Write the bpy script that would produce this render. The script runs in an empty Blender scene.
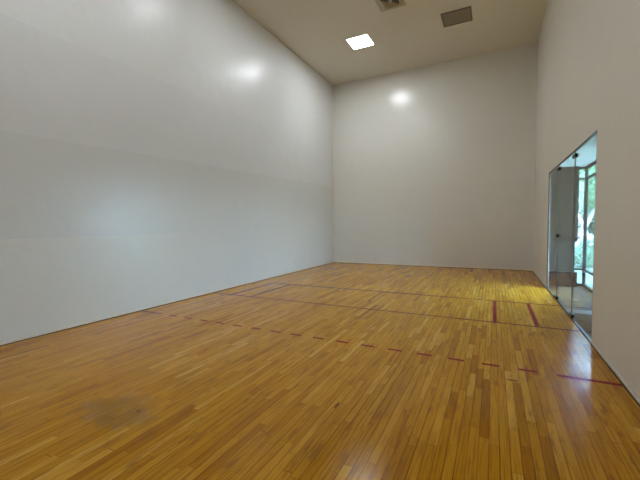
import bpy, bmesh, math, random
from mathutils import Vector, Matrix

random.seed(7)
scene = bpy.context.scene
C = scene.collection

# ---------------------------------------------------------------- dimensions
W = 6.096            # court width
FY = -0.12           # front wall face
BY = -12.30          # back wall face
H = 6.20             # ceiling
GX0, GX1, GZ = -6.60, -2.90, 2.37    # glass wall: y range and head height
S1, S2 = -5.42, -4.09                # glass joints
HZ = 2.66            # hall ceiling
HF = -0.17           # hall lower floor
HX = 7.04            # hall outer (glazed) side
HE = -1.20           # hall end glazing
STEP = -4.88


# ---------------------------------------------------------------- helpers
def new_obj(name, bm, mat, parent=None, smooth=False):
    me = bpy.data.meshes.new(name)
    bmesh.ops.recalc_face_normals(bm, faces=bm.faces[:])
    bm.to_mesh(me)
    bm.free()
    if mat is not None:
        for m in (mat if isinstance(mat, (list, tuple)) else [mat]):
            me.materials.append(m)
    if smooth:
        for p in me.polygons:
            p.use_smooth = True
    o = bpy.data.objects.new(name, me)
    C.objects.link(o)
    if parent:
        o.parent = parent
    return o


def box(bm, x0, x1, y0, y1, z0, z1, mi=0):
    vs = [bm.verts.new((x, y, z)) for z in (z0, z1) for y in (y0, y1) for x in (x0, x1)]
    for f in ((0, 1, 3, 2), (4, 5, 7, 6), (0, 1, 5, 4), (2, 3, 7, 6), (0, 2, 6, 4), (1, 3, 7, 5)):
        fc = bm.faces.new([vs[i] for i in f])
        fc.material_index = mi
    return vs


def bevel(bm, w, seg=2):
    bmesh.ops.bevel(bm, geom=bm.edges[:] + bm.verts[:], offset=w, segments=seg, profile=0.6, affect='EDGES')


def boxes(name, lst, mat, parent=None, bev=0):
    bm = bmesh.new()
    for b in lst:
        box(bm, *b)
    if bev:
        bevel(bm, bev)
    return new_obj(name, bm, mat, parent)


def cyl(bm, cx, cy, z0, z1, r0, r1=None, n=24):
    r1 = r0 if r1 is None else r1
    a = [bm.verts.new((cx + r0 * math.cos(2 * math.pi * i / n), cy + r0 * math.sin(2 * math.pi * i / n), z0)) for i in range(n)]
    b = [bm.verts.new((cx + r1 * math.cos(2 * math.pi * i / n), cy + r1 * math.sin(2 * math.pi * i / n), z1)) for i in range(n)]
    for i in range(n):
        bm.faces.new((a[i], a[(i + 1) % n], b[(i + 1) % n], b[i]))
    bm.faces.new(a)
    bm.faces.new(b)


def empty(name, loc, label, cat, group=None):
    o = bpy.data.objects.new(name, None)
    o.empty_display_size = 0.2
    C.objects.link(o)
    o.location = loc
    tag(o, label, cat, group)
    return o


def tag(o, label, cat, group=None):
    o['label'] = label
    o['category'] = cat
    if group:
        o['group'] = group
    return o


def struct(o, label=None, cat=None):
    o['kind'] = 'structure'
    if label:
        o['label'] = label
    if cat:
        o['category'] = cat
    return o


# ---------------------------------------------------------------- materials
def mat_base(name):
    m = bpy.data.materials.new(name)
    m.use_nodes = True
    nt = m.node_tree
    nt.nodes.clear()
    out = nt.nodes.new('ShaderNodeOutputMaterial')
    bs = nt.nodes.new('ShaderNodeBsdfPrincipled')
    nt.links.new(bs.outputs[0], out.inputs[0])
    return m, nt, bs, out


class NG:
    """tiny node-graph helper"""
    def __init__(self, nt):
        self.nt = nt

    def n(self, t, **kw):
        nd = self.nt.nodes.new(t)
        for k, v in kw.items():
            setattr(nd, k, v)
        return nd

    def link(self, a, b):
        self.nt.links.new(a, b)

    def val(self, sock, v):
        if hasattr(v, 'is_linked') or isinstance(v, bpy.types.NodeSocket):
            self.link(v, sock)
        else:
            sock.default_value = v

    def math(self, op, a, b=0.0, c=0.0):
        nd = self.n('ShaderNodeMath', operation=op)
        self.val(nd.inputs[0], a)
        self.val(nd.inputs[1], b)
        self.val(nd.inputs[2], c)
        return nd.outputs[0]

    def mix(self, f, a, b, mode='MIX'):
        nd = self.n('ShaderNodeMix', data_type='RGBA', blend_type=mode)
        self.val(nd.inputs[0], f)
        self.val(nd.inputs[6], a)
        self.val(nd.inputs[7], b)
        return nd.outputs[2]

    def ramp(self, v, lo, hi, a=0.0, b=1.0):
        nd = self.n('ShaderNodeMapRange', interpolation_type='SMOOTHSTEP')
        self.val(nd.inputs[0], v)
        nd.inputs[1].default_value = lo
        nd.inputs[2].default_value = hi
        nd.inputs[3].default_value = a
        nd.inputs[4].default_value = b
        return nd.outputs[0]

    def noise(self, vec, scale, detail=3.0, rough=0.5):
        nd = self.n('ShaderNodeTexNoise')
        if vec is not None:
            self.link(vec, nd.inputs['Vector'])
        nd.inputs['Scale'].default_value = scale
        nd.inputs['Detail'].default_value = detail
        nd.inputs['Roughness'].default_value = rough
        return nd.outputs['Fac']

    def pos(self):
        return self.n('ShaderNodeTexCoord').outputs['Object']

    def sep(self, v):
        nd = self.n('ShaderNodeSeparateXYZ')
        self.link(v, nd.inputs[0])
        return nd.outputs

    def comb(self, x, y, z):
        nd = self.n('ShaderNodeCombineXYZ')
        for i, v in enumerate((x, y, z)):
            self.val(nd.inputs[i], v)
        return nd.outputs[0]

    def bump(self, h, strength, dist):
        nd = self.n('ShaderNodeBump')
        nd.inputs['Strength'].default_value = strength
        nd.inputs['Distance'].default_value = dist
        self.link(h, nd.inputs['Height'])
        return nd.outputs[0]


def simple(name, col, rough=0.5, metal=0.0, var=0.08, scale=12.0, spec=0.5):
    m, nt, bs, _ = mat_base(name)
    g = NG(nt)
    nz = g.noise(g.pos(), scale, 4)
    dark = tuple(c * (1 - var) for c in col) + (1,)
    lite = tuple(min(1, c * (1 + var)) for c in col) + (1,)
    g.link(g.mix(nz, dark, lite), bs.inputs['Base Color'])
    bs.inputs['Roughness'].default_value = rough
    bs.inputs['Metallic'].default_value = metal
    bs.inputs['Specular IOR Level'].default_value = spec
    return m


def emis(name, col, strength):
    m = bpy.data.materials.new(name)
    m.use_nodes = True
    nt = m.node_tree
    nt.nodes.clear()
    out = nt.nodes.new('ShaderNodeOutputMaterial')
    e = nt.nodes.new('ShaderNodeEmission')
    e.inputs[0].default_value = (*col, 1)
    e.inputs[1].default_value = strength
    nt.links.new(e.outputs[0], out.inputs[0])
    return m


def paint(name, col, bands=(), rough=0.30, axis=None, spec=0.5):
    """semi-gloss plaster paint; bands = ((z, tint below), ...) for panel courses"""
    m, nt, bs, _ = mat_base(name)
    g = NG(nt)
    p = g.pos()
    x, y, z = g.sep(p)
    big = g.noise(p, 0.55, 3)
    mid = g.noise(p, 5.0, 5)
    base = g.mix(big, tuple(c * 0.965 for c in col) + (1,), tuple(min(1, c * 1.03) for c in col) + (1,))
    base = g.mix(g.ramp(mid, 0.35, 0.7, 0.0, 0.10), base, tuple(c * 0.9 for c in col) + (1,))
    h = g.math('MULTIPLY', g.noise(p, 2.2, 2), 1.0)
    for (zz, slope, tint, ylim) in bands:
        # z of joint follows the panel edge; tint is the paint below the joint
        zj = g.math('SUBTRACT', z, g.math('MULTIPLY_ADD', y, slope, zz))
        below = g.ramp(zj, -0.006, 0.006, 1.0, 0.0)
        if ylim is not None:
            below = g.math('MULTIPLY', below, g.ramp(y, ylim[0], ylim[1], 1.0, 0.0))
        base = g.mix(below, base, g.mix(1.0, base, (*tint, 1), 'MULTIPLY'))
        h = g.math('ADD', h, g.math('MULTIPLY', below, 0.12))
    # sparse scuff specks
    sp = g.noise(p, 38.0, 1)
    base = g.mix(g.ramp(sp, 0.80, 0.86, 0.0, 0.35), base, (0.25, 0.22, 0.19, 1))
    g.link(base, bs.inputs['Base Color'])
    bs.inputs['Roughness'].default_value = rough
    bs.inputs['Specular IOR Level'].default_value = spec
    fine = g.noise(p, 14.0, 3)
    hh = g.math('MULTIPLY_ADD', fine, 0.13, h)
    g.link(g.bump(hh, 0.5, 0.02), bs.inputs['Normal'])
    return m


CREAM = (0.775, 0.76, 0.71)
M_left = paint('left_wall_paint', (0.765, 0.765, 0.755), bands=(
    (3.85, 0.0, (0.965, 0.965, 0.972), (-5.6, -3.0)),
    (2.695, 0.0215, (0.955, 0.948, 0.915), None),
    (1.23, 0.0, (1.055, 1.04, 1.0), (-7.8, -5.6))), rough=0.32, spec=0.45)
M_front = paint('front_wall_paint', CREAM, bands=(
    (2.55, 0.0, (0.985, 0.985, 0.985), None),
    (1.25, 0.0, (0.985, 0.985, 0.98), None)), rough=0.24)
M_right = paint('right_wall_paint', (0.72, 0.69, 0.615), rough=0.45, spec=0.4)
M_ceil = paint('ceiling_paint', (0.76, 0.71, 0.60), rough=0.75, spec=0.25)
M_trim = simple('cream_trim_paint', (0.80, 0.75, 0.64), 0.4)
M_gapshade = simple('floor_gap_shadow', (0.06, 0.035, 0.015), 0.5)  # dark colour stands in for the shadow line at the wall foot


def wood_floor():
    m, nt, bs, _ = mat_base('maple_strip_floor')
    g = NG(nt)
    p = g.pos()
    x, y, z = g.sep(p)
    bw = 0.0572
    u = g.math('DIVIDE', x, bw)
    row = g.math('FLOOR', u)
    fu = g.math('FRACT', u)
    wn = g.n('ShaderNodeTexWhiteNoise', noise_dimensions='1D')
    g.link(row, wn.inputs['W'])
    off = wn.outputs['Value']
    v = g.math('ADD', g.math('DIVIDE', y, 0.66), g.math('MULTIPLY', off, 13.7))
    # vary board length by warping
    v = g.math('ADD', v, g.math('MULTIPLY', g.math('SINE', g.math('MULTIPLY_ADD', v, 2.1, g.math('MULTIPLY', off, 40.0))), 0.28))
    col = g.math('FLOOR', v)
    fv = g.math('FRACT', v)
    w2 = g.n('ShaderNodeTexWhiteNoise', noise_dimensions='2D')
    g.link(g.comb(row, col, 0.0), w2.inputs['Vector'])
    rnd = w2.outputs['Value']
    rc = g.sep(w2.outputs['Color'])
    # board tone
    cr = g.n('ShaderNodeValToRGB')
    els = cr.color_ramp.elements
    els[0].position = 0.0
    els[0].color = (0.40, 0.162, 0.006, 1)
    els[1].position = 1.0
    els[1].color = (0.74, 0.42, 0.055, 1)
    for ps, c in ((0.12, (0.53, 0.243, 0.009, 1)), (0.45, (0.585, 0.284, 0.013, 1)), (0.85, (0.65, 0.33, 0.022, 1))):
        e = els.new(ps)
        e.color = c
    g.link(rnd, cr.inputs[0])
    base = cr.outputs[0]
    # grain along the board
    gv = g.comb(g.math('MULTIPLY', x, 85.0), g.math('MULTIPLY', y, 3.2), g.math('MULTIPLY', rnd, 50.0))
    gn = g.noise(gv, 1.0, 5, 0.6)
    base = g.mix(g.ramp(gn, 0.40, 0.70, 0.0, 0.8), base, g.mix(1.0, base, (0.62, 0.50, 0.36, 1), 'MULTIPLY'))
    # mineral streaks / knots
    kv = g.comb(g.math('MULTIPLY', x, 14.0), g.math('MULTIPLY', y, 3.0), g.math('MULTIPLY', rc[0], 30.0))
    kn = g.noise(kv, 1.0, 3, 0.6)
    base = g.mix(g.ramp(kn, 0.55, 0.72, 0.0, 0.7), base, (0.27, 0.105, 0.015, 1))
    kv2 = g.comb(g.math('MULTIPLY', x, 11.0), g.math('MULTIPLY', y, 6.0), g.math('MULTIPLY', rc[1], 30.0))
    kn2 = g.noise(kv2, 2.0, 2)
    base = g.mix(g.ramp(kn2, 0.73, 0.80, 0.0, 0.35), base, (0.10, 0.045, 0.014, 1))
    # slow tone drift (finish wear)
    dr = g.noise(p, 0.7, 3)
    base = g.mix(g.ramp(dr, 0.3, 0.7, 0.0, 0.28), base, g.mix(1.0, base, (0.86, 0.80, 0.66, 1), 'MULTIPLY'))
    # gaps
    eu = g.math('MINIMUM', fu, g.math('SUBTRACT', 1.0, fu))
    gap_w = g.math('MULTIPLY_ADD', off, 0.035, 0.024)
    gu = g.math('LESS_THAN', eu, gap_w)
    ev = g.math('MINIMUM', fv, g.math('SUBTRACT', 1.0, fv))
    ge = g.math('LESS_THAN', ev, 0.0016)
    gap = g.math('MAXIMUM', g.math('MULTIPLY', gu, g.ramp(g.noise(g.comb(row, g.math('MULTIPLY', y, 0.8), 0.0), 1.0, 2), 0.3, 0.65, 0.25, 0.85)), g.math('MULTIPLY', ge, 0.75))
    base = g.mix(gap, base, (0.065, 0.024, 0.005, 1))
    # the worn grey patch in the foreground
    dx = g.math('DIVIDE', g.math('SUBTRACT', x, 2.62), 0.33)
    dy = g.math('DIVIDE', g.math('SUBTRACT', y, -9.79), 0.20)
    rr = g.math('ADD', g.math('MULTIPLY', dx, dx), g.math('MULTIPLY', dy, dy))
    rr = g.math('ADD', rr, g.math('MULTIPLY', g.math('SUBTRACT', g.noise(g.comb(g.math('MULTIPLY', x, 9.0), g.math('MULTIPLY', y, 4.0), 0.0), 1.0, 4), 0.5), 4.2))
    worn = g.ramp(rr, 0.0, 1.5, 0.42, 0.0)
    base = g.mix(worn, base, (0.150, 0.098, 0.052, 1))
    # two tiny chips
    for (cx, cy, sx, sy) in ((4.05, -9.03, 0.012, 0.05), (5.26, -7.99, 0.05, 0.018), (2.75, -9.74, 0.02, 0.02)):
        ax = g.math('DIVIDE', g.math('SUBTRACT', x, cx), sx)
        ay = g.math('DIVIDE', g.math('SUBTRACT', y, cy), sy)
        q = g.math('ADD', g.math('MULTIPLY', ax, ax), g.math('MULTIPLY', ay, ay))
        base = g.mix(g.ramp(q, 0.5, 1.2, 0.85, 0.0), base, (0.07, 0.025, 0.012, 1))
    g.link(base, bs.inputs['Base Color'])
    ro = g.ramp(g.noise(g.comb(g.math('MULTIPLY', x, 6.0), g.math('MULTIPLY', y, 1.6), rnd), 1.0, 4), 0.3, 0.75, 0.14, 0.24)
    ro = g.math('ADD', ro, g.math('MULTIPLY', worn, 0.35))
    g.link(ro, bs.inputs['Roughness'])
    bs.inputs['Specular IOR Level'].default_value = 0.5
    bs.inputs['IOR'].default_value = 1.21
    hgt = g.math('SUBTRACT', g.math('MULTIPLY', g.math('MULTIPLY', g.math('SUBTRACT', rnd, 0.5), g.math('SUBTRACT', fu, 0.5)), 0.06), gap)
    hgt = g.math('ADD', hgt, g.math('MULTIPLY', g.noise(g.comb(g.math('MULTIPLY', x, 20.0), g.math('MULTIPLY', y, 4.0), 0.0), 1.0, 2), 0.35))
    g.link(g.bump(hgt, 0.35, 0.0016), bs.inputs['Normal'])
    return m


M_floor = wood_floor()


def line_paint(name, col):
    m, nt, bs, _ = mat_base(name)
    g = NG(nt)
    p = g.pos()
    x, y, z = g.sep(p)
    nz = g.noise(g.comb(g.math('MULTIPLY', x, 40.0), g.math('MULTIPLY', y, 5.0), 0.0), 1.0, 4)
    fu = g.math('FRACT', g.math('DIVIDE', x, 0.0572))
    eu = g.math('MINIMUM', fu, g.math('SUBTRACT', 1.0, fu))
    c = g.mix(nz, tuple(v * 0.8 for v in col) + (1,), tuple(v * 1.15 for v in col) + (1,))
    c = g.mix(g.math('MULTIPLY', g.math('LESS_THAN', eu, 0.03), 0.4), c, (0.05, 0.015, 0.01, 1))
    g.link(c, bs.inputs['Base Color'])
    bs.inputs['Roughness'].default_value = 0.25
    bs.inputs['IOR'].default_value = 1.13
    return m


M_red = line_paint('red_court_line_paint', (0.22, 0.012, 0.008))
M_rust = line_paint('faded_rust_line_paint', (0.15, 0.030, 0.004))


def glass(name, tint, refl=0.50):
    m = bpy.data.materials.new(name)
    m.use_nodes = True
    nt = m.node_tree
    nt.nodes.clear()
    g = NG(nt)
    out = g.n('ShaderNodeOutputMaterial')
    geo = g.n('ShaderNodeNewGeometry')
    dt = g.n('ShaderNodeVectorMath', operation='DOT_PRODUCT')
    g.link(geo.outputs['Normal'], dt.inputs[0])
    g.link(geo.outputs['Incoming'], dt.inputs[1])
    c = g.math('ABSOLUTE', dt.outputs['Value'])
    f = g.math('POWER', g.math('SUBTRACT', 1.0, c), 5.0)
    f = g.math('MULTIPLY_ADD', f, refl, 0.025)
    tr = g.n('ShaderNodeBsdfTransparent')
    tr.inputs[0].default_value = (*tint, 1)
    gl = g.n('ShaderNodeBsdfGlossy')
    gl.inputs['Roughness'].default_value = 0.0
    gl.inputs['Color'].default_value = (1, 1, 1, 1)
    mx = g.n('ShaderNodeMixShader')
    g.link(f, mx.inputs[0])
    g.link(tr.outputs[0], mx.inputs[1])
    g.link(gl.outputs[0], mx.inputs[2])
    g.link(mx.outputs[0], out.inputs[0])
    return m


M_glass = glass('court_glass', (0.925, 0.94, 0.935))
M_wglass = glass('window_glass', (0.95, 0.97, 0.97), 0.25)
M_gedge = simple('green_glass_edge', (0.26, 0.30, 0.25), 0.4)
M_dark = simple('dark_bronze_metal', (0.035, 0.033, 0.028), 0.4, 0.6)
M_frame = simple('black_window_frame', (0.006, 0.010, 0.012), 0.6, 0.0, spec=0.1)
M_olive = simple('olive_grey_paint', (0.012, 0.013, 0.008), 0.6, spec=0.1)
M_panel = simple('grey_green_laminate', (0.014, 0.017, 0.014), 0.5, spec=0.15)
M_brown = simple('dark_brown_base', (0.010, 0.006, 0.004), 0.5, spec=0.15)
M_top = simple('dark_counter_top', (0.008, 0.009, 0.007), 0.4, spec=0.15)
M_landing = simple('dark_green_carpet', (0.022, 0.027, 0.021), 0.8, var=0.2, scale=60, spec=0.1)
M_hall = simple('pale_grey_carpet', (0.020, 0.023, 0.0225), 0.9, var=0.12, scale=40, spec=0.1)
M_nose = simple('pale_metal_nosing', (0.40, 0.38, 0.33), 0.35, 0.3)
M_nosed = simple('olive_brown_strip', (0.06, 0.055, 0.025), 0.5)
M_white = simple('white_frame_enamel', (0.75, 0.75, 0.72), 0.4)
M_lamp = emis('lit_diffuser', (0.90, 0.95, 1.0), 28.0)
M_lamp2 = emis('dimmer_lit_diffuser', (0.90, 0.95, 1.0), 15.0)
M_dull = simple('dull_grey_brown_panel', (0.27, 0.225, 0.145), 0.6, var=0.10, scale=5)
M_dullframe = simple('dark_panel_frame', (0.16, 0.13, 0.075), 0.5)
M_vent = simple('beige_vent_enamel', (0.52, 0.46, 0.31), 0.45)
M_black = simple('duct_shade', (0.008, 0.007, 0.006), 0.8)
M_ext = simple('outer_wall_brick_brown', (0.055, 0.045, 0.038), 0.85, spec=0.1)


def plank_ceiling():
    m, nt, bs, _ = mat_base('white_plank_ceiling')
    g = NG(nt)
    p = g.pos()
    x, y, z = g.sep(p)
    f = g.math('FRACT', g.math('DIVIDE', y, 0.30))
    e = g.math('MINIMUM', f, g.math('SUBTRACT', 1.0, f))
    gap = g.ramp(e, 0.0, 0.06, 1.0, 0.0)
    c = g.mix(g.math('MULTIPLY', gap, 0.45), (0.74, 0.73, 0.745, 1), (0.42, 0.43, 0.45, 1))
    g.link(c, bs.inputs['Base Color'])
    bs.inputs['Roughness'].default_value = 0.45
    g.link(g.bump(g.math('SUBTRACT', 1.0, gap), 0.5, 0.01), bs.inputs['Normal'])
    return m


M_plank = plank_ceiling()


def grass_mat():
    m, nt, bs, _ = mat_base('lawn')
    g = NG(nt)
    p = g.pos()
    a = g.noise(p, 0.5, 4)
    b = g.noise(p, 25, 3)
    c = g.mix(a, (0.10, 0.15, 0.11, 1), (0.17, 0.22, 0.17, 1))
    c = g.mix(g.math('MULTIPLY', b, 0.5), c, (0.05, 0.12, 0.03, 1))
    g.link(c, bs.inputs['Base Color'])
    bs.inputs['Roughness'].default_value = 0.9
    return m


def leaf_mat(name, c0, c1):
    m, nt, bs, _ = mat_base(name)
    g = NG(nt)
    a = g.noise(g.pos(), 3.0, 3)
    g.link(g.mix(g.ramp(a, 0.3, 0.7), (*c0, 1), (*c1, 1)), bs.inputs['Base Color'])
    bs.inputs['Roughness'].default_value = 0.5
    bs.inputs['Transmission Weight'].default_value = 0.0
    tl = g.n('ShaderNodeBsdfTranslucent')
    tl.inputs[0].default_value = (*c1, 1)
    ad = g.n('ShaderNodeMixShader')
    ad.inputs[0].default_value = 0.45
    out = [n for n in nt.nodes if n.type == 'OUTPUT_MATERIAL'][0]
    g.link(bs.outputs[0], ad.inputs[1])
    g.link(tl.outputs[0], ad.inputs[2])
    g.link(ad.outputs[0], out.inputs[0])
    return m


M_lawn = grass_mat()
M_leaf = leaf_mat('pale_green_leaves', (0.11, 0.24, 0.12), (0.24, 0.38, 0.20))
M_leaf2 = leaf_mat('mid_green_leaves', (0.10, 0.21, 0.12), (0.20, 0.33, 0.20))
M_bark = simple('pale_grey_bark', (0.40, 0.385, 0.385), 0.8, var=0.25, scale=9)
M_path = simple('pale_paving', (0.30, 0.30, 0.295), 0.7)

# ---------------------------------------------------------------- court shell
T = 0.10
TR = 0.032
floor = struct(boxes('floor', [(0, W, BY, FY, -0.10, 0.0)], M_floor),
               'honey-coloured maple strip floor of the court, worn grey patch in front', 'floor')
struct(boxes('ceiling', [(-T, W + T, BY - T, FY + T, H, H + 0.15)], M_ceil), 'plain taupe ceiling high over the court', 'ceiling')
struct(boxes('wall_left', [(-T, 0, BY - T, FY + T, -0.10, H)], M_left), 'glossy off-white left wall of painted panels', 'wall')
struct(boxes('wall_front', [(0, W, FY, FY + T, -0.10, H)], M_front), 'off-white far wall of the court', 'wall')
struct(boxes('wall_back', [(0, W, BY - T, BY, -0.10, H)], M_front), 'off-white back wall of the court', 'wall')
struct(boxes('wall_right', [
    (W, W + TR, BY - T, GX0, -0.10, H),
    (W, W + TR, GX1, FY + T, -0.10, H),
    (W, W + TR, GX0, GX1, GZ, H),
    (W, W + TR, GX0, GX1, -0.10, -0.001)], M_right), 'cream right wall around the glass panels', 'wall')

# skirting: pale strips, plus dark strips painted in for the shadow gap
struct(boxes('baseboard_left', [(0, 0.006, BY, FY, 0.012, 0.045)], M_trim), 'thin pale strip along the foot of the left wall', 'baseboard')
struct(boxes('baseboard_front', [(0.006, W - 0.006, FY - 0.006, FY, 0.010, 0.055)], M_trim), 'thin pale strip along the foot of the far wall', 'baseboard')
struct(boxes('baseboard_right', [(W - 0.006, W, GX1, FY - 0.006, 0.012, 0.045), (W - 0.006, W, BY, GX0, 0.012, 0.045)], M_right), 'thin strip along the foot of the right wall', 'baseboard')
struct(boxes('trim_1', [(0, 0.012, BY, FY, 0.0, 0.011)], M_gapshade), 'dark strip standing in for the shadow gap between floor and left wall', 'trim')
struct(boxes('trim_2', [(W - 0.014, W, BY, GX0, 0.0, 0.011), (W - 0.014, W, GX1, FY, 0.0, 0.011)], M_gapshade), 'dark strip standing in for the shadow gap between floor and right wall', 'trim')
struct(boxes('trim_3', [(0.012, W - 0.014, FY - 0.010, FY, 0.0, 0.009)], M_gapshade), 'dark strip standing in for the shadow gap between floor and far wall', 'trim')
struct(boxes('trim_4', [(0.0, 0.016, FY - 0.016, FY, 0.055, H)], M_trim), 'thin pale bead down the far left corner', 'trim')

# ---------------------------------------------------------------- court lines (painted on the floor: its parts)
LT = 0.0006
LW = 0.045
SL, SV, RL = -6.096, -4.63, -7.708


def line(name, x0, x1, y0, y1, mat, label):
    o = boxes(name, [(x0, x1, y0, y1, 0.0, LT)], mat, floor)
    o['label'] = label
    return o


line('short_line', 0.02, W - 0.02, SL - LW / 2, SL + LW / 2, M_rust, 'long solid rust-red line across the middle of the court')
line('service_line', 0.475 - LW / 2, W - 0.02, SV - LW / 2, SV + LW / 2, M_rust, 'long solid rust-red line nearest the far wall')
for xc, mt, lab, w in ((0.475, M_rust, 'outer faded service box line by the left wall', 0.042), (0.945, M_rust, 'inner faded service box line near the left wall', 0.042),
                       (W - 0.966, M_red, 'inner bright red service box line at right', 0.048), (W - 0.463, M_red, 'outer bright red service box line by the glass', 0.048)):
    line('service_box_line', xc - w / 2, xc + w / 2, SL + LW / 2, SV - LW / 2, mt, lab)
line('receiving_line_end', 0.02, 0.49, RL - LW / 2, RL + LW / 2, M_rust, 'solid left end of the dashed red line')
line('receiving_line_end', 5.625, W - 0.015, RL - LW / 2, RL + LW / 2, M_red, 'solid right end of the dashed red line')
dash0 = None
for k in range(16):
    xs = 0.662 + 0.3107 * k
    if dash0 is None:
        bm = bmesh.new()
        box(bm, 0, 0.152, -LW / 2, LW / 2, 0, LT)
        dash0 = d = new_obj('line_dash', bm, M_red, floor)
    else:
        d = dash0.copy()
        C.objects.link(d)
        d.parent = floor
    d.location = (xs, RL, 0)
    d['label'] = 'short dark red dash of the broken line'
    d['group'] = 'dashes of the broken line'

# ---------------------------------------------------------------- glass wall on the right
win = empty('window_1', (W, (GX0 + GX1) / 2, 0), 'frameless clear glass wall panels set in the right wall of the court', 'window')
win['kind'] = 'structure'
wl = Vector(win.location)


def child_at(o, parent):
    o.parent = parent
    o.matrix_parent_inverse = Matrix.Translation(-Vector(parent.location))
    return o


gx0, gx1 = W + 0.004, W + 0.016
panes = ((GX0 + 0.006, S1 - 0.003), (S1 + 0.003, S2 - 0.003), (S2 + 0.003, GX1 - 0.006))
for (a, b) in panes:
    child_at(boxes('glass_pane', [(gx0, gx1, a, b, 0.012, GZ - 0.012)], M_glass), win)
for s in (S1, S2):
    child_at(boxes('glass_joint', [(gx0 - 0.001, gx1 + 0.001, s - 0.003, s + 0.003, 0.012, GZ - 0.012)], M_gedge), win)
child_at(boxes('head_channel', [(W - 0.002, W + 0.03, GX0, GX1, GZ - 0.012, GZ)], M_dark), win)
child_at(boxes('sill_channel', [(W - 0.002, W + 0.03, GX0, GX1, 0.0, 0.014)], M_dark), win)
child_at(boxes('side_channel', [(W - 0.001, W + 0.02, GX0, GX0 + 0.006, 0.014, GZ - 0.012)], M_dark), win)
child_at(boxes('side_channel', [(W - 0.001, W + 0.02, GX1 - 0.006, GX1, 0.014, GZ - 0.012)], M_dark), win)


def fitting(y, z, ly, lz):
    bm = bmesh.new()
    box(bm, W - 0.012, W + 0.030, y - ly / 2, y + ly / 2, z - lz / 2, z + lz / 2)
    bevel(bm, 0.004, 2)
    f = child_at(new_obj('patch_fitting', bm, M_dark), win)
    bm = bmesh.new()
    for sy in (-0.3, 0.3):
        cyl(bm, 0, 0, 0, 0.004, 0.008)
        for v in bm.verts[-48:]:
            v.co = Vector((W - 0.012 - v.co.z, y + sy * ly + v.co.x, z + v.co.y))
    s = new_obj('screw', bm, M_vent, None)
    s.parent = f
    s.matrix_parent_inverse = Matrix.Translation(-Vector(win.location))
    return f


for (y, z, ly, lz) in ((S1, 2.285, 0.17, 0.05), (S2, 2.285, 0.17, 0.05), (S1, 0.045, 0.17, 0.05), (S2, 0.045, 0.17, 0.05), (S2, 1.13, 0.13, 0.055)):
    fitting(y, z, ly, lz)

# ---------------------------------------------------------------- ceiling fixtures
def ceiling_light(name, x, y, lab):
    t = empty(name, (x, y, H), lab, 'light')
    s = 0.288
    bm = bmesh.new()
    o_, i_ = s, s - 0.012
    for (a0, a1, b0, b1) in ((-o_, o_, -o_, -i_), (-o_, o_, i_, o_), (-o_, -i_, -i_, i_), (i_, o_, -i_, i_)):
        box(bm, a0, a1, b0, b1, -0.012, 0.0)
    new_obj('frame', bm, M_white, t)
    bm = bmesh.new()
    box(bm, -i_, i_, -i_, i_, -0.009, -0.001)
    new_obj('diffuser', bm, M_lamp, t)
    return t


LX = 1.865
l0 = ceiling_light('ceiling_light', LX, -2.42, 'bright square ceiling light above the far left of the court')
for yy, lab in ((-6.0, 'second lit square ceiling light, just above the view, in line with the far one'),
                (-9.6, 'third lit square ceiling light, over the near left of the court')):
    c = l0.copy()
    C.objects.link(c)
    c.location = (LX, yy, H)
    c['label'] = lab
    for ch in l0.children:
        d = ch.copy()
        C.objects.link(d)
        d.parent = c
        if yy == -6.0 and ch.name.startswith('diffuser'):
            d.data = ch.data.copy()
            d.data.materials[0] = M_lamp2

t = empty('ceiling_panel', (4.262, -2.42, H), 'dull grey-brown square panel in the ceiling, unlit, right of the bright light', 'panel')
bm = bmesh.new()
s, i_ = 0.325, 0.295
s2, i2 = 0.300, 0.270
for (a0, a1, b0, b1) in ((-s, s, -s2, -i2), (-s, s, i2, s2), (-s, -i_, -i2, i2), (i_, s, -i2, i2)):
    box(bm, a0, a1, b0, b1, -0.016, 0.0)
new_obj('frame', bm, M_dullframe, t)
bm = bmesh.new()
box(bm, -i_, i_, -i2, i2, -0.008, -0.001)
new_obj('face', bm, M_dull, t)

# louvred air diffuser
VX, VY = 3.02, -3.72
t = empty('ceiling_vent', (VX, VY, H), 'beige louvred square air vent with a black sheet as its shaded throat at the top edge', 'vent')


def ring(bm, ro, zo, ri, zi, th=0.004):
    lo = [[bm.verts.new((sx * r, sy * r, z)) for sx, sy in ((-1, -1), (1, -1), (1, 1), (-1, 1))] for r, z in ((ro, zo), (ri, zi), (ri, zi + th), (ro, zo + th))]
    for k in range(4):
        a, b = lo[k], lo[(k + 1) % 4]
        for q in range(4):
            bm.faces.new((a[q], a[(q + 1) % 4], b[(q + 1) % 4], b[q]))


bm = bmesh.new()
ring(bm, 0.285, -0.010, 0.245, -0.014, 0.009)
new_obj('frame', bm, M_vent, t)
bm = bmesh.new()
box(bm, -0.245, 0.245, -0.245, 0.245, -0.0030, -0.001)
new_obj('throat', bm, M_black, t)  # flat black sheet stands in for the shade inside the duct opening
for (ro, ri) in ((0.245, 0.165), (0.155, 0.115), (0.105, 0.070)):
    bm = bmesh.new()
    ring(bm, ro, -0.052 if ro < 0.2 else -0.018, ri, -0.008, 0.003)
    new_obj('louvre', bm, M_vent, t)
bm = bmesh.new()
box(bm, -0.05, 0.05, -0.05, 0.05, -0.022, -0.016)
bevel(bm, 0.003)
new_obj('centre_plate', bm, M_vent, t)

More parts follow.
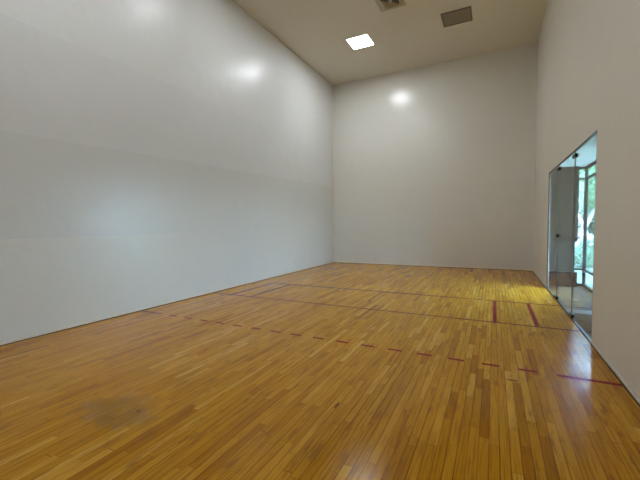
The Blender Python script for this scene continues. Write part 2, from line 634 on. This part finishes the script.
# ---------------------------------------------------------------- hall behind the glass
HX0 = W + TR
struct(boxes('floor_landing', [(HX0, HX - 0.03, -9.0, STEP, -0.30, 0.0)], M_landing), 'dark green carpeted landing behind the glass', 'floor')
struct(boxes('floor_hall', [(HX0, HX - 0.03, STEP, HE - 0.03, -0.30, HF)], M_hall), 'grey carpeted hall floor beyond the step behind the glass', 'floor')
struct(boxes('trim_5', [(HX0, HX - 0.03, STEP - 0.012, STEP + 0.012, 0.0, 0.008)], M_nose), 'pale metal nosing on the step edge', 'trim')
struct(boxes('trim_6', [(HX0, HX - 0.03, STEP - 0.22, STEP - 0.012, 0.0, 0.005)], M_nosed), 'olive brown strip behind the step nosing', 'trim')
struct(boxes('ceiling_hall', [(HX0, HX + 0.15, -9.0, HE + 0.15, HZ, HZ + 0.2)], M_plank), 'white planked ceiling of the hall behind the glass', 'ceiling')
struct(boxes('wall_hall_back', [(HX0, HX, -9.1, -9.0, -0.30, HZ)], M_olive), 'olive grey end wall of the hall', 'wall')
# partition: upper wall with a rounded front corner
PY0, PY1 = -1.40, -1.31
PX = 6.868
bm = bmesh.new()
box(bm, HX0, PX, PY0, PY1, 1.01, HZ)
struct(new_obj('wall_hall_end', bm, M_olive), 'olive grey wall panel above the counter behind the glass', 'wall')

ct = empty('counter', (6.5, PY0, HF), 'grey-green counter with dark ledge top and brown base behind the glass', 'counter')
child_at(boxes('countertop', [(HX0 + 0.005, PX + 0.045, PY0 - 0.10, PY1 + 0.02, 0.975, 1.008)], M_top, None, 0.006), ct)
bm = bmesh.new()
pts = [(-0.10, 0.972), (0.09, 0.972), (0.09, 0.90), (-0.02, 0.90)]
vs0 = [bm.verts.new((PX - 0.05, PY0 + a, z)) for a, z in pts]
vs1 = [bm.verts.new((PX - 0.01, PY0 + a, z)) for a, z in pts]
bm.faces.new(vs0)
bm.faces.new(vs1)
for i in range(4):
    bm.faces.new((vs0[i], vs0[(i + 1) % 4], vs1[(i + 1) % 4], vs1[i]))
child_at(new_obj('bracket', bm, M_top), ct)
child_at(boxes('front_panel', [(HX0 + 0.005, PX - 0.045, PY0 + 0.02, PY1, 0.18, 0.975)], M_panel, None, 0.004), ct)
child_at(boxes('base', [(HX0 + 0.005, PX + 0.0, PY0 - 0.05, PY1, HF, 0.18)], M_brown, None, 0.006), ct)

# round floor drain / plate on the hall floor
t = empty('floor_plate', (6.52, -3.15, HF), 'small dark oval plate on the pale hall floor behind the glass', 'plate')
bm = bmesh.new()
cyl(bm, 0, 0, 0, 0.012, 0.11, 0.10, 32)
for v in bm.verts:
    v.co.x *= 0.75
    v.co.y *= 1.5
new_obj('plate', bm, M_top, t)
bm = bmesh.new()
cyl(bm, 0, 0, 0.012, 0.020, 0.04, 0.03, 24)
new_obj('boss', bm, M_dark, t)

# glazing: long outer side and the end
def glazing(name, axis, fixed, a0, a1, posts, label):
    w = empty(name, (fixed if axis == 'y' else (a0 + a1) / 2, fixed if axis == 'x' else (a0 + a1) / 2, HF), label, 'window')
    w['kind'] = 'structure'

    def bx(u0, u1, z0, z1, th=0.03):
        if axis == 'y':
            return (fixed - th, fixed + th, u0, u1, z0, z1)
        return (u0, u1, fixed - th, fixed + th, z0, z1)
    fw = 0.028
    z0, z1 = HF, HZ
    rails = (z0, z0 + 0.055), (0.205, 0.245), (2.36, 2.40), (z1 - 0.06, z1)
    for r in rails:
        child_at(boxes('rail', [bx(a0, a1, *r)], M_frame), w)
    for pz in posts:
        child_at(boxes('mullion', [bx(pz - fw, pz + fw, z0, z1, 0.031)], M_frame), w)
    lv = [a0] + [q for q in posts if a0 + 0.05 < q < a1 - 0.05] + [a1]
    for k in range(len(lv) - 1):
        for (r0, r1) in ((z0 + 0.055, 0.205), (0.245, 2.36), (2.40, z1 - 0.06)):
            child_at(boxes('glass_pane', [bx(lv[k] + fw, lv[k + 1] - (fw if lv[k + 1] in posts else 0), r0, r1, 0.004)], M_wglass), w)
    return w


struct(boxes('wall_hall_blocker', [(HX - 0.03, HX + 0.06, -9.0, -4.10, -0.30, HZ)], M_olive), 'unseen olive grey stretch of hall outer wall, kept solid to cut daylight', 'wall')  # added in place of more glazing, limits daylight into the court
glazing('window_2', 'y', HX, -4.10, HE, [-4.078, -2.64, HE], 'tall black-framed glazing along the outer side of the hall corner')
glazing('window_3', 'x', HE, HX0, HX - 0.032, [HX0 + 0.022], 'tall black-framed glazing at the end of the hall')
struct(boxes('sky_blocker', [(HX + 0.07, HX + 1.35, -4.4, -0.6, HZ + 0.22, HZ + 0.36)], M_ext), 'roof slab added unseen outside the hall glazing to cut high sky', 'blocker')  # slab put in over the glazing to keep high sky off the floor
# court building outer wall, extended unseen to block sky mirrored in the glazing
struct(boxes('wall_outer', [(HX0, HX0 + 0.02, HE + 0.04, 24.0, -0.50, H)], M_ext), 'outer face of the court building, run on unseen to block reflected sky', 'wall')

# ---------------------------------------------------------------- outdoors
struct(boxes('ground', [(HX + 0.05, 60, -40, 70, -0.5, -0.28), (HX0 + 0.02, HX + 0.05, HE + 0.05, 70, -0.5, -0.28)], M_lawn), 'pale green lawn outside the hall windows', 'lawn')
struct(boxes('path', [(7.2, 16, 8.4, 10.3, -0.28, -0.26)], M_path), 'pale paved path across the lawn outside', 'path')


def tube(bm, pts, n=10):
    rings = []
    for i, (p, r) in enumerate(pts):
        a = Vector(pts[max(i - 1, 0)][0])
        b = Vector(pts[min(i + 1, len(pts) - 1)][0])
        d = (b - a).normalized()
        s = d.cross(Vector((0, 1, 0.01))).normalized()
        q = d.cross(s)
        rings.append([bm.verts.new(Vector(p) + r * (math.cos(2 * math.pi * k / n) * s + math.sin(2 * math.pi * k / n) * q)) for k in range(n)])
    for i in range(len(rings) - 1):
        for k in range(n):
            bm.faces.new((rings[i][k], rings[i][(k + 1) % n], rings[i + 1][(k + 1) % n], rings[i + 1][k]))
    bm.faces.new(rings[0])
    bm.faces.new(rings[-1])


def leaves(bm, c, rad, n, size, rnd):
    for _ in range(n):
        while True:
            v = Vector((rnd.uniform(-1, 1), rnd.uniform(-1, 1), rnd.uniform(-1, 1)))
            if 0.25 < v.length < 1:
                break
        p = Vector(c) + Vector((v.x * rad[0], v.y * rad[1], v.z * rad[2]))
        d = Vector((rnd.uniform(-1, 1), rnd.uniform(-1, 1), rnd.uniform(-0.8, 0.5))).normalized()
        s = d.cross(Vector((rnd.uniform(-1, 1), rnd.uniform(-1, 1), rnd.uniform(-1, 1)))).normalized()
        L = size * rnd.uniform(0.7, 1.3)
        up = d.cross(s) * L * 0.12
        vs = [bm.verts.new(q) for q in (p, p + d * L * 0.5 + s * L * 0.28 + up, p + d * L, p + d * L * 0.5 - s * L * 0.28 + up)]
        bm.faces.new(vs)


def tree(x, y, lean, label, mat, crowns, seed, tr=0.12):
    rnd = random.Random(seed)
    t = empty('tree', (x, y, -0.28), label, 'tree', None)
    bm = bmesh.new()
    h = 3.2
    pts = [((0, 0, 0), tr * 1.3)]
    for k in range(1, 7):
        f = k / 6
        pts.append(((lean[0] * f + 0.05 * math.sin(3 * f), lean[1] * f, h * f), tr * (1 - 0.45 * f)))
    tube(bm, pts)
    top = Vector(pts[-2][0])
    for k in range(4):
        a = rnd.uniform(0, 6.28)
        e = Vector((lean[0] * 1.2 + 0.8 * math.cos(a), lean[1] + 0.8 * math.sin(a), h + rnd.uniform(0.6, 1.2)))
        tube(bm, [(top, tr * 0.5), ((top + e) / 2 + Vector((0, 0, 0.15)), tr * 0.35), (e, tr * 0.15)], 8)
    new_obj('trunk', bm, M_bark, t)
    bm = bmesh.new()
    for (c, r, n, s) in crowns:
        leaves(bm, c, r, n, s, rnd)
    new_obj('foliage', bm, mat, t)
    return t


tree(7.75, 6.0, (1.35, 0.2), 'leaning pale-trunked tree nearest the hall window, bowed to the right', M_leaf,
     [((0.8, 0.1, 3.2), (1.5, 1.3, 1.1), 1100, 0.22), ((1.6, 0.4, 3.9), (1.1, 1.1, 0.9), 700, 0.22), ((-0.3, 0, 3.4), (1.0, 1.0, 0.9), 350, 0.20)], 3, 0.13)
tree(10.0, 12.2, (-1.25, 0.2), 'pale-trunked tree on the lawn outside, leaning left', M_leaf,
     [((-0.8, 0.1, 3.6), (1.6, 1.3, 1.1), 1100, 0.25), ((-1.0, 0.2, 4.6), (1.5, 1.2, 0.9), 700, 0.25)], 11, 0.13)
tree(11.4, 18.5, (0.3, 0.1), 'broad green tree furthest away outside, beyond the path', M_leaf2,
     [((0.2, 0, 2.6), (3.0, 2.0, 1.9), 3200, 0.42), ((0.3, 0, 4.6), (2.4, 1.8, 1.5), 1800, 0.42), ((-2.0, 0, 2.2), (1.6, 1.3, 1.5), 1000, 0.42)], 5, 0.2)
tree(8.2, 26.0, (0.2, 0.1), 'dark dense tree beyond the lawn, furthest left through the hall glazing', M_leaf2,
     [((0, 0, 2.6), (3.0, 2.0, 2.2), 3200, 0.5), ((0, 0, 5.0), (2.4, 1.8, 1.7), 1600, 0.5)], 8, 0.2)
tree(14.6, 26.0, (0.2, 0.1), 'dark dense tree beyond the lawn, furthest right through the hall glazing', M_leaf2,
     [((0, 0, 2.6), (2.9, 2.0, 2.2), 3200, 0.5), ((0, 0, 5.0), (2.4, 1.8, 1.7), 1600, 0.5)], 9, 0.2)
for i, (x, y, r, lab) in enumerate(((8.0, 4.0, 0.42, 'low round green shrub just outside the hall window'),
                                    (8.75, 4.9, 0.36, 'small green shrub behind the nearest one outside'),
                                    (9.0, 7.6, 0.50, 'wide low shrub at the edge of the pale path outside'))):
    t = empty('shrub', (x, y, -0.28), lab, 'shrub')
    rnd = random.Random(40 + i)
    bm = bmesh.new()
    leaves(bm, (0, 0, r * 0.85), (r * 1.5, r * 1.3, r * 0.85), 520, 0.12, rnd)
    new_obj('foliage', bm, M_leaf2, t)
    bm = bmesh.new()
    for k in range(7):
        a = k * 0.9
        tube(bm, [((0.02 * math.cos(a), 0.02 * math.sin(a), 0), 0.014), ((r * 0.7 * math.cos(a), r * 0.6 * math.sin(a), r * 0.9), 0.006)], 6)
    new_obj('stem', bm, M_bark, t)

# ---------------------------------------------------------------- sky
w = bpy.data.worlds.new('sky')
scene.world = w
w.use_nodes = True
nt = w.node_tree
nt.nodes.clear()
g = NG(nt)
out = g.n('ShaderNodeOutputWorld')
bg = g.n('ShaderNodeBackground')
tc = g.n('ShaderNodeTexCoord').outputs['Generated']
z = g.sep(tc)[2]
g.link(g.mix(g.ramp(z, -0.02, 0.6), (0.55, 0.78, 1.0, 1), (0.36, 0.62, 1.0, 1)), bg.inputs[0])
bg.inputs[1].default_value = 14.0
g.link(bg.outputs[0], out.inputs[0])

# ---------------------------------------------------------------- camera
cam = bpy.data.cameras.new('camera')
co = bpy.data.objects.new('camera', cam)
C.objects.link(co)
yaw, pi_, ro = -0.4638, -0.0489, -0.0102
f = Vector((math.sin(yaw) * math.cos(pi_), math.cos(yaw) * math.cos(pi_), math.sin(pi_)))
r = Vector((math.cos(yaw), -math.sin(yaw), 0))
u = r.cross(f)
R = r * math.cos(ro) + u * math.sin(ro)
U = -r * math.sin(ro) + u * math.cos(ro)
m = Matrix((R, U, -f)).transposed().to_4x4()
m.translation = Vector((5.1, -11.379, 1.3782))
co.matrix_world = m
cam.sensor_width = 36.0
cam.lens = 346.63 / 640 * 36.0
cam.shift_x = -0.39 / 640
cam.shift_y = 0.84 / 640
cam.clip_start = 0.05
cam.clip_end = 300
scene.camera = co

vs = scene.view_settings
vs.view_transform = 'Standard'
vs.look = 'None'
vs.gamma = 1
vs.use_curve_mapping = False
vs.exposure = 1.33
